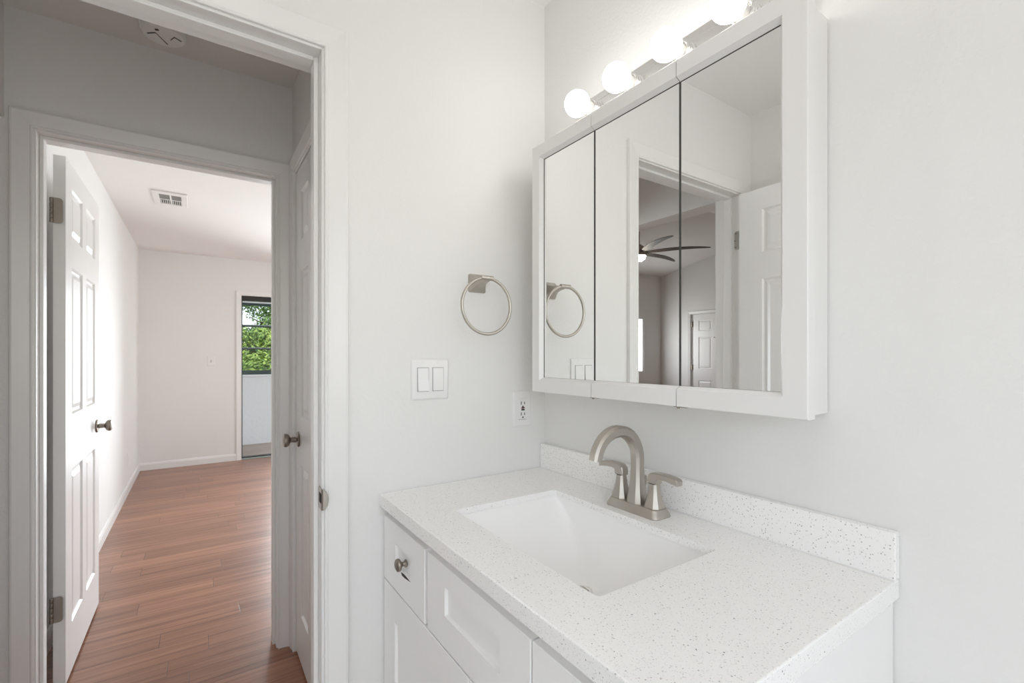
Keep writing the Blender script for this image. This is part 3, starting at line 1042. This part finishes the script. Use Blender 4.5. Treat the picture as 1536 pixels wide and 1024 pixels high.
# thickness on the outside
outer = []
for k in range(NS, -1, -1):
    t = k / NS
    rr = sink_ring(t)
    cc = Vector((scx + (DXc - scx) * t, scy + (DYc - scy) * t, 0))
    outer.append([Vector((p.x + (p.x - cc.x) * 0.05, p.y + (p.y - cc.y) * 0.05, p.z - 0.010)) for p in rr])
r2 = [[bm.verts.new(p) for p in s] for s in outer]
for a, c in zip(r2, r2[1:]):
    n_ = len(a)
    for k in range(n_): bm.faces.new((a[k], a[(k + 1) % n_], c[(k + 1) % n_], c[k]))
bmesh.ops.recalc_face_normals(bm, faces=bm.faces)
link('basin', bm, M['porcelain'], snk, smooth=True, angle=35)
bm = bmesh.new()
zd = ztop - (DD - 0.0153)
lathe(bm, [(0.0245, -0.004), (0.0245, 0.0015), (0.021, 0.0025), (0.0175, 0.0005), (0.016, -0.006), (0.0, -0.006)], (DXc, DYc, zd), (0, 0, 1), 28, cap=False)
drn = tag(link('drain', bm, M['chrome'], snk, smooth=True), 'round metal drain flange')
bm = bmesh.new()
lathe(bm, [(0.0, -0.005), (0.004, -0.005), (0.005, -0.001), (0.0135, 0.0), (0.0145, 0.003), (0.011, 0.0065), (0.0, 0.0085)], (DXc, DYc, zd), (0, 0, 1), 24)
link('stopper', bm, M['nickel'], drn, smooth=True)

# ------------------------------------------------------------------ faucet
FX, FY = -0.090, -0.478
fau = thing('faucet', (FX, FY, CZT), 'brushed nickel high-arc faucet with two lever handles behind the sink', 'faucet')
bm = bmesh.new()
secs = []
for z, a, c in ((0, 0.0315, 0.0785), (0.002, 0.032, 0.079), (0.008, 0.0300, 0.0770), (0.0150, 0.0270, 0.0735), (0.0190, 0.0255, 0.0720), (0.0205, 0.0238, 0.0703)):
    secs.append([(FX + p, FY + q, CZT + z) for p, q in round_rect(a, c, 0.014, 5)])
loft(bm, secs)
link('base_plate', bm, M['nickel'], fau, smooth=True, angle=25)
ZB = CZT + 0.0205
# spout
path, sizes = [], []
for z, a, c in ((0, 0.0225, 0.0215), (0.012, 0.0215, 0.0205), (0.028, 0.0185, 0.0175), (0.045, 0.0160, 0.0155), (0.065, 0.0145, 0.0145), (0.085, 0.0138, 0.0138)):
    path.append((FX, FY, ZB + z)); sizes.append((a, c))
R_ = 0.0700
cxa, cza = FX - R_, ZB + 0.104
for k in range(0, 17):
    an = math.radians(0 + 180 * k / 16 * 0.955)
    path.append((cxa + R_ * math.cos(an), FY, cza + R_ * math.sin(an) * 1.02))
    f_ = k / 16
    sizes.append((0.0140 - 0.0018 * f_, 0.0140 - 0.0004 * f_))
bm = bmesh.new()
sweep(bm, path, (0, 1, 0), sizes, chamf=0.42)
sp = link('spout', bm, M['nickel'], fau, smooth=True, angle=28)
bm = bmesh.new()
pe = Vector(path[-1]); te = (pe - Vector(path[-2])).normalized()
lathe(bm, [(0.0, 0.0), (0.0085, 0.0), (0.0085, 0.002), (0.0, 0.002)], pe, te, 16)
link('aerator', bm, M['plastic'], sp)
# handles
for s in (-1, 1):
    hy = FY + s * 0.051
    bm = bmesh.new()
    secs = []
    for z, a in ((0, 0.0215), (0.003, 0.0213), (0.010, 0.0190), (0.020, 0.0160), (0.032, 0.0132), (0.045, 0.0115), (0.054, 0.0108)):
        secs.append([(FX + p, hy + q, ZB + z) for p, q in cham_rect(a, a, a * 0.42)])
    loft(bm, secs)
    h = link('handle', bm, M['nickel'], fau, smooth=True, angle=28)
    bm = bmesh.new()
    pts = [(-0.013, 0.0560, 0.006), (-0.012, 0.0640, 0.0085), (-0.004, 0.0700, 0.0085), (0.006, 0.0735, 0.0070), (0.020, 0.0750, 0.0058), (0.038, 0.0745, 0.0053), (0.052, 0.0725, 0.0050), (0.062, 0.0690, 0.0048), (0.0665, 0.0640, 0.0040)]
    # lever: side profile lofted across its width
    up_ = [(-0.0125, 0.0545), (-0.0135, 0.062), (-0.0105, 0.0745), (-0.004, 0.0795), (0.014, 0.0815), (0.036, 0.0815), (0.056, 0.0795), (0.0665, 0.0765), (0.0690, 0.0735)]
    lo_ = [(0.0685, 0.0635), (0.064, 0.0650), (0.042, 0.0690), (0.022, 0.0700), (0.0135, 0.0675), (0.0115, 0.0545)]
    prof = up_ + lo_
    secs = []
    for x, sc in ((-0.0110, 0.86), (-0.0090, 1.0), (0.0090, 1.0), (0.0110, 0.86)):
        my = sum(p[0] for p in prof) / len(prof); mz = 0.068
        secs.append([(FX + x, hy + s * (my + (p[0] - my) * (0.97 if sc < 1 else 1)), ZB + mz + (p[1] - mz) * sc) for p in prof])
    loft(bm, secs)
    link('lever', bm, M['nickel'], h, smooth=True, angle=30)
# lift rod
bm = bmesh.new()
lathe(bm, [(0.0022, 0), (0.0022, 0.056), (0.0045, 0.060), (0.0055, 0.070), (0.0050, 0.078), (0.0, 0.081)], (FX + 0.027, FY, CZT), (0, 0, 1), 14)
link('lift_rod', bm, M['nickel'], fau, smooth=True)

# ------------------------------------------------------------------ mirror cabinet
MZ0, MZ1 = 1.1587, 1.8870
mc = thing('medicine_cabinet', (0, -0.498, MZ0), 'white three-door mirrored medicine cabinet hung above the vanity', 'cabinet')
bm = bmesh.new()
for a in ((-0.112, -0.002, -0.143, -0.131, MZ0, MZ1 + 0.003), (-0.112, -0.002, -0.853, -0.841, MZ0, MZ1 + 0.003), (-0.112, -0.002, -0.841, -0.143, MZ0, MZ0 + 0.012), (-0.112, -0.002, -0.841, -0.143, MZ1 - 0.009, MZ1 + 0.003), (-0.010, -0.002, -0.841, -0.143, MZ0 + 0.012, MZ1 - 0.009)):
    add_box(bm, *a, bevel=0.0008, seg=1)
link('cabinet_body', bm, M['mcab'], mc)
GZ0, GZ1 = 1.2015, 1.8448
XFr, XBk, XG = -0.1372, -0.1130, -0.1235
seams = (-0.1144, -0.3670, -0.6230, -0.8782)
for i in range(3):
    y0, y1 = seams[i] - (0.0011 if i else 0), seams[i + 1] + (0.0011 if i < 2 else 0)
    bm = bmesh.new()
    bv = 0.007                      # inner bevel width
    gl0 = y0 - 0.0408 if i == 0 else y0
    gl1 = y1 + 0.0488 if i == 2 else y1
    prof_ = [(XBk, 0.0), (XFr + 0.0012, 0.0), (XFr, 0.0012), (XFr, GZ0 - MZ0 - bv), (XG - 0.0015, GZ0 - MZ0), (XBk, GZ0 - MZ0)]
    kk = (0.0408 if i == 0 else 0.0488) / (GZ0 - MZ0)
    if i == 1:
        ring_ = [(XBk, MZ0), (XFr + 0.0012, MZ0), (XFr, MZ0 + 0.0012), (XFr, GZ0 - bv), (XG - 0.0015, GZ0), (XBk - 0.003, GZ0), (XBk - 0.003, GZ1), (XG - 0.0015, GZ1),
                 (XFr, GZ1 + bv), (XFr, MZ1 - 0.0012), (XFr + 0.0012, MZ1), (XBk, MZ1)]
        loft(bm, [[(x, yy, z) for x, z in ring_] for yy in (y0, y1)])
    for zz, sg in ((MZ0, 1), (MZ1, -1)) if i != 1 else ():
        kz = 1.0 if sg > 0 else (MZ1 - GZ1) / (GZ0 - MZ0)
        ends = []
        for yy, mit in ((y0, -1 if i == 0 else 0), (y1, 1 if i == 2 else 0)):
            ends.append([(x, yy + mit * w * kk, zz + sg * w * kz) for x, w in prof_])
        loft(bm, ends)
    for yy, sg, on in ((y0, -1, i == 0), (y1, 1, i == 2)):
        if not on: continue
        loft(bm, [[(x, yy + sg * w * kk, MZ0 + w) for x, w in prof_], [(x, yy + sg * w * kk, MZ1 - w * (MZ1 - GZ1) / (GZ0 - MZ0)) for x, w in prof_]])
    door = link('mirror_door', bm, M['mcab'], mc)
    bm = B((XG, XG + 0.0035, gl1 + (0.0005 if i == 2 else 0.0012), gl0 - (0.0005 if i == 0 else 0.0012), GZ0 + 0.0005, GZ1 - 0.0005))
    link('mirror', bm, M['mirror'], door)
    # dark strips colour in the mirror seams and the shadow gap along the edges
    bm = bmesh.new()
    if i > 0: add_box(bm, XG - 0.001, XG + 0.0045, y0 - 0.0009, y0 + 0.0007, GZ0, GZ1)
    if i < 2: add_box(bm, XG - 0.001, XG + 0.0045, y1 - 0.0007, y1 + 0.0009, GZ0, GZ1)
    if i == 0: add_box(bm, XG - 0.001, XG + 0.001, gl0 - 0.0012, gl0 + 0.0003, GZ0, GZ1)
    add_box(bm, XG - 0.001, XG + 0.001, gl0, gl1, GZ1 - 0.0012, GZ1 + 0.0002)
    link('gap_shadow_strip', bm, M['seam'], door)
for ys in seams[1:3]:
    for z, dz in ((MZ0, -1), (MZ1, 1)):
        bm = bmesh.new()
        add_box(bm, -0.1325, -0.1135, ys - 0.020, ys + 0.010, z, z + dz * 0.0018)
        lathe(bm, [(0.003, 0), (0.003, 0.0045), (0.0, 0.0048)], (-0.128, ys + 0.001, z), (0, 0, dz), 12)
        tag(link('pivot_hinge', bm, M['hinge'], mc), 'small grey metal pivot hinge')

# ------------------------------------------------------------------ vanity light bar
LB = [-0.283, -0.4275, -0.575, -0.7215]
vl = thing('vanity_light', (0, -0.5, 1.958), 'satin chrome bar light with four lit globe bulbs on the wall over the mirrored cabinet', 'light fixture')
bm = bmesh.new()
prof = [(0.0, 1.905), (-0.024, 1.905), (-0.0265, 1.908), (-0.0265, 1.924), (-0.034, 1.932), (-0.034, 1.984), (-0.0265, 1.992), (-0.0265, 2.010), (-0.024, 2.013), (0.0, 2.013)]
loft(bm, [[(x, y, z) for x, z in prof] for y in (-0.191, -0.813)])
link('back_plate', bm, M['chrome'], vl)
for y in LB:
    bm = bmesh.new()
    lathe(bm, [(0.0265, 0.0), (0.0265, 0.004), (0.0225, 0.006), (0.0225, 0.010), (0.024, 0.011), (0.024, 0.014), (0.0225, 0.015), (0.0225, 0.019), (0.024, 0.020), (0.024, 0.023), (0.0225, 0.024), (0.0225, 0.029), (0.020, 0.029), (0.019, 0.012), (0.0, 0.012)],
          (-0.034, y, 1.957), (-1, 0, 0), 30, cap=False)
    so = link('lamp_socket', bm, M['chrome'], vl, smooth=True, angle=30)
    bm = bmesh.new()
    rg = 0.0345
    prof = [(0.0125, 0.0), (0.0160, 0.008), (0.0175, 0.016), (0.0195, 0.024), (0.0225, 0.032)]
    lathe(bm, prof, (-0.050, y, 1.957), (-1, 0, 0), 30, cap=False)
    link('bulb_neck', bm, M['neck'], so, smooth=True)
    bm = bmesh.new()
    a0 = math.asin(0.0225 / rg)
    prof = []
    for k in range(17):
        an = a0 + (math.pi - a0) * k / 16
        prof.append((rg * math.sin(an) if k < 16 else 0.0, rg * math.cos(a0) - rg * math.cos(an)))
    lathe(bm, prof, (-0.082, y, 1.956), (-1, 0, 0), 30, cap=False)
    tag(link('light_bulb', bm, M['bulb'], so, smooth=True), 'lit white globe bulb')

# added ceiling light above the camera, out of view, to fill the bathroom
cl = thing('added_ceiling_light', (-1.0, -1.10, CEIL), 'added round frosted ceiling light for fill, out of view over the middle of the bathroom', 'light fixture')
bm = bmesh.new(); lathe(bm, [(0.0, 0.0), (0.175, 0.0), (0.175, 0.03), (0.0, 0.03)], (-1.0, -1.10, CEIL - 0.0005), (0, 0, -1), 40); link('lamp_base', bm, M['chrome'], cl)
bm = bmesh.new(); lathe(bm, [(0.165, 0.031), (0.155, 0.06), (0.12, 0.085), (0.06, 0.10), (0.0, 0.104)], (-1.0, -1.10, CEIL), (0, 0, -1), 40, cap=False); link('fill_glass_dome', bm, M['fill_dome'], cl, smooth=True)

# ------------------------------------------------------------------ towel ring
tr = thing('towel_ring', (-0.26, 0, 1.485), 'brushed nickel towel ring on the wall left of the mirrored cabinet', 'towel ring')
bm = bmesh.new()
cx_, cz_ = -0.2630, 1.4855
secs = []
for d, hw, hz in ((0.0, 0.0295, 0.0275), (0.0035, 0.0295, 0.0275), (0.010, 0.0260, 0.0230), (0.022, 0.0185, 0.0145), (0.038, 0.0125, 0.0088), (0.056, 0.0092, 0.0066), (0.070, 0.0085, 0.0062)):
    f_ = d / 0.070
    secs.append([(cx_ + p - 0.004 * f_, -d, cz_ + q + 0.0045 * f_) for p, q in cham_rect(hw, hz, min(hw, hz) * 0.12)])
loft(bm, secs)
link('wall_mount', bm, M['nickel'], tr, smooth=True, angle=25)
bm = bmesh.new()
tube(bm, [(-0.2925, -0.0765, 1.4915), (-0.2530, -0.0765, 1.4915)], 0.0072, 16)
link('pivot_sleeve', bm, M['nickel'], tr, smooth=True)
bm = bmesh.new()
rc = Vector((-0.2725, -0.0765, 1.4100)); rr = 0.0815
tube(bm, [rc + Vector((rr * math.sin(2 * math.pi * k / 64), 0, rr * math.cos(2 * math.pi * k / 64))) for k in range(64)], 0.0046, 12, closed=True)
link('ring', bm, M['nickel'], tr, smooth=True)

# ------------------------------------------------------------------ switch and outlet
def plate(bm, cx, cz, w, h, y=0.0, axis='y', d=0.006):
    secs = []
    for t, ins in ((0.0, 0.0), (d * 0.35, 0.0), (d * 0.8, 0.0022), (d, 0.005)):
        pts = round_rect(w / 2 - ins, h / 2 - ins, 0.004, 3)
        secs.append([(cx + p, y - t, cz + q) if axis == 'y' else (y + t, cx + p, cz + q) for p, q in pts])
    loft(bm, secs)

sw = thing('light_switch', (-0.418, 0, 1.198), 'white double rocker light switch on the wall below and left of the towel ring', 'light switch')
bm = bmesh.new(); plate(bm, -0.418, 1.198, 0.116, 0.1165); link('cover_plate', bm, M['plastic'], sw)
for k, cxx in enumerate((-0.441, -0.395)):
    bm = bmesh.new(); add_box(bm, cxx - 0.0175, cxx + 0.0175, -0.0066, -0.002, 1.198 - 0.034, 1.198 + 0.034)
    fr_ = link('switch_frame', bm, M['vent_grey'], sw)
    bm = bmesh.new()
    w2_, h2_ = 0.0160, 0.0325
    lean = 0.0058 if k == 0 else 0.0022
    lean_t = 0.0008 if k == 0 else 0.0012
    secs = []
    for z, yy in ((-h2_, -0.0065 - lean), (0.0, -0.0075 - 0.001), (h2_, -0.0065 - lean_t)):
        secs.append([(cxx - w2_, -0.003, 1.198 + z), (cxx + w2_, -0.003, 1.198 + z), (cxx + w2_, yy, 1.198 + z), (cxx - w2_, yy, 1.198 + z)])
    loft(bm, secs)
    link('rocker', bm, M['plastic'], fr_)
for cxx in (-0.441, -0.395):
    for z in (1.198 + 0.049, 1.198 - 0.049):
        bm = bmesh.new(); lathe(bm, [(0.0028, 0), (0.0026, 0.0007), (0, 0.0009)], (cxx, -0.006, z), (0, -1, 0), 12); link('screw', bm, M['plastic'], sw)

ou = thing('electrical_outlet', (-0.097, 0, 1.094), 'white outlet with dark test buttons on the wall in the corner below the mirrored cabinet', 'outlet')
bm = bmesh.new(); plate(bm, -0.0955, 1.094, 0.0705, 0.1145); link('cover_plate', bm, M['plastic'], ou)
ocx = -0.0955
bm = bmesh.new(); add_box(bm, ocx - 0.0168, ocx + 0.0168, -0.0078, -0.003, 1.0605, 1.1275, bevel=0.0007, seg=1)
rc_ = link('receptacle', bm, M['plastic'], ou)
for z in (1.1115, 1.0765):
    bm = bmesh.new()
    add_box(bm, ocx - 0.0078, ocx - 0.0054, -0.0083, -0.0076, z - 0.0045, z + 0.0055)
    add_box(bm, ocx + 0.0052, ocx + 0.0076, -0.0083, -0.0076, z - 0.0035, z + 0.0045)
    lathe(bm, [(0.0027, 0), (0.0027, 0.0006), (0, 0.0006)], (ocx, -0.0077, z - 0.0105), (0, -1, 0), 12)
    link('socket_slots', bm, M['dark'], rc_)
for z, mm in ((1.0965, 'brown_button'), (1.0905, 'dark')):
    bm = B((ocx - 0.0062, ocx + 0.0062, -0.0090, -0.0070, z - 0.0023, z + 0.0023), bevel=0.0004)
    tag(link('test_button', bm, M[mm], rc_), 'brown button' if mm != 'dark' else 'black button')
bm = B((ocx - 0.016, ocx + 0.016, -0.0063, -0.0056, 1.0588, 1.0596))
link('gap_line', bm, M['seam'], ou)

# bedroom switch and outlet
s2_ = thing('light_switch', (-0.842, 5.3, 1.203), 'small white single light switch on the bedroom far wall, left of the glass door', 'light switch')
bm = bmesh.new(); plate(bm, -0.842, 1.203, 0.073, 0.116, y=5.3); link('cover_plate', bm, M['plastic'], s2_)
bm = B((-0.847, -0.837, 5.286, 5.296, 1.193, 1.213), bevel=0.002); link('toggle', bm, M['plastic'], s2_)
bm = B((-0.850, -0.834, 5.2932, 5.296, 1.189, 1.217)); link('toggle_frame', bm, M['vent_grey'], s2_)
o2 = thing('electrical_outlet', (-1.511, 4.36, 0.30), 'white outlet low on the bedroom left wall beyond the open door', 'outlet')
bm = bmesh.new(); plate(bm, 4.36, 0.30, 0.073, 0.116, y=-1.511, axis='x'); link('cover_plate', bm, M['plastic'], o2)
bm = B((-1.505, -1.5035, 4.344, 4.376, 0.268, 0.332), bevel=0.0005); link('receptacle', bm, M['plastic'], o2)

# smoke detector on the hall ceiling
sd = thing('smoke_detector', (-1.072, 0.832, CEIL), 'round white smoke detector on the hall ceiling', 'smoke detector')
bm = bmesh.new()
lathe(bm, [(0.0, 0.0), (0.068, 0.0), (0.070, 0.006), (0.068, 0.018), (0.066, 0.030), (0.060, 0.036), (0.0, 0.038)], (-1.072, 0.832, CEIL - 0.0003), (0, 0, -1), 40)
bd = link('detector_body', bm, M['plastic'], sd, smooth=True)
bm = bmesh.new()
zc_ = CEIL - 0.0388
def groove(p, q, w=0.0012):
    p, q = Vector(p), Vector(q)
    t = (q - p).normalized(); n_ = Vector((-t.y, t.x, 0)) * w
    pts = [p - n_, q - n_, q + n_, p + n_]
    loft(bm, [[(a.x, a.y, zz) for a in pts] for zz in (zc_ + 0.002, zc_ - 0.0003)])
groove((-1.118, 0.838, 0), (-1.094, 0.818, 0), 0.0018)
groove((-1.094, 0.818, 0), (-1.062, 0.872, 0), 0.0010)
groove((-1.094, 0.800, 0), (-1.084, 0.796, 0), 0.003)
groove((-1.052, 0.838, 0), (-1.040, 0.812, 0), 0.0010)
groove((-1.040, 0.812, 0), (-1.020, 0.826, 0), 0.0010)
link('grooves', bm, M['seam'], bd)

# ceiling register in the bedroom
CB = CEIL - 0.003
vt = thing('ceiling_vent', (-1.14, 3.07, CB), 'white slatted air register on the bedroom ceiling', 'vent')
bm = bmesh.new()
vx0, vx1, vy0, vy1 = -1.245, -1.035, 2.885, 3.255
ix0, ix1, iy0, iy1 = -1.205, -1.073, 2.945, 3.195
for a in ((vx0, vx1, vy0, iy0), (vx0, vx1, iy1, vy1), (vx0, ix0, iy0, iy1), (ix1, vx1, iy0, iy1)):
    add_box(bm, *a, CB - 0.009, CB - 0.0002, bevel=0.002, seg=1)
add_box(bm, -1.142, -1.132, iy0, iy1, CB - 0.009, CB - 0.003)
add_box(bm, ix0, ix1, 3.068, 3.080, CB - 0.0088, CB - 0.003)
link('vent_frame', bm, M['plastic'], vt)
bm = B((ix0, ix1, iy0, iy1, CB - 0.0026, CB - 0.0004)); link('vent_backing', bm, M['dark'], vt)
bm = bmesh.new()
for k in range(11):
    x = ix0 + 0.006 + k * 0.0122
    secs = [[(x - 0.0035, yy, CB - 0.003), (x - 0.0022, yy, CB - 0.003), (x + 0.0040, yy, CB - 0.0085), (x + 0.0027, yy, CB - 0.0085)] for yy in (3.080, iy1)]
    loft(bm, secs)
link('slats', bm, M['plastic'], vt)
bm = bmesh.new()
for k in range(6):
    y = 2.948 + k * 0.020
    loft(bm, [[(xx, y, CB - 0.003), (xx, y + 0.002, CB - 0.003), (xx, y + 0.013, CB - 0.0085), (xx, y + 0.011, CB - 0.0085)] for xx in (ix0, ix1)])
link('louvre', bm, M['vent_grey'], vt)

# ceiling fan hanging from the living room ridge
fx, fy, fz = -3.80, 2.66, 2.50
fan = thing('ceiling_fan', (fx, fy, RZ), 'six-bladed dark ceiling fan with a lit lamp in the living room, reflected in the mirror', 'ceiling fan')
bm = bmesh.new()
lathe(bm, [(0.0, 0.0), (0.07, 0.0), (0.065, 0.04), (0.03, 0.07), (0.013, 0.075), (0.013, 0.65), (0.03, 0.66), (0.08, 0.70), (0.10, 0.745), (0.095, 0.80), (0.0, 0.80)], (fx, fy, RZ - 0.002), (0, 0, -1), 28)
link('motor', bm, M['nickel'], fan, smooth=True)
bm = bmesh.new()
lathe(bm, [(0.085, 0.80), (0.08, 0.83), (0.05, 0.86), (0.0, 0.87)], (fx, fy, RZ), (0, 0, -1), 24, cap=False)
link('lamp', bm, M['fanlight'], fan, smooth=True)
for k in range(6):
    a0 = math.radians(-126 + 60 * k)
    bm = bmesh.new()
    secs = []
    for i in range(11):
        f_ = i / 10
        r = 0.08 + 0.74 * f_
        an = a0 + 0.05 * math.sin(math.pi * f_)
        w = (0.020 + 0.024 * math.sin(math.pi * f_ ** 0.8)) * (1 if f_ < 0.95 else 0.55)
        tw = math.radians(14 - 9 * f_)
        c = Vector((fx + r * math.cos(an), fy + r * math.sin(an), fz + 0.04 + 0.012 * math.sin(f_ * 3.0)))
        tg = Vector((-math.sin(an), math.cos(an), 0))
        d_ = tg * math.cos(tw) + Vector((0, 0, 1)) * math.sin(tw)
        nn = Vector((0, 0, 1)) * math.cos(tw) - tg * math.sin(tw)
        secs.append([c - d_ * w - nn * 0.002, c + d_ * w - nn * 0.002, c + d_ * w + nn * 0.004, c - d_ * w + nn * 0.004])
    loft(bm, secs)
    link('blade', bm, M['fan_blade'], fan)
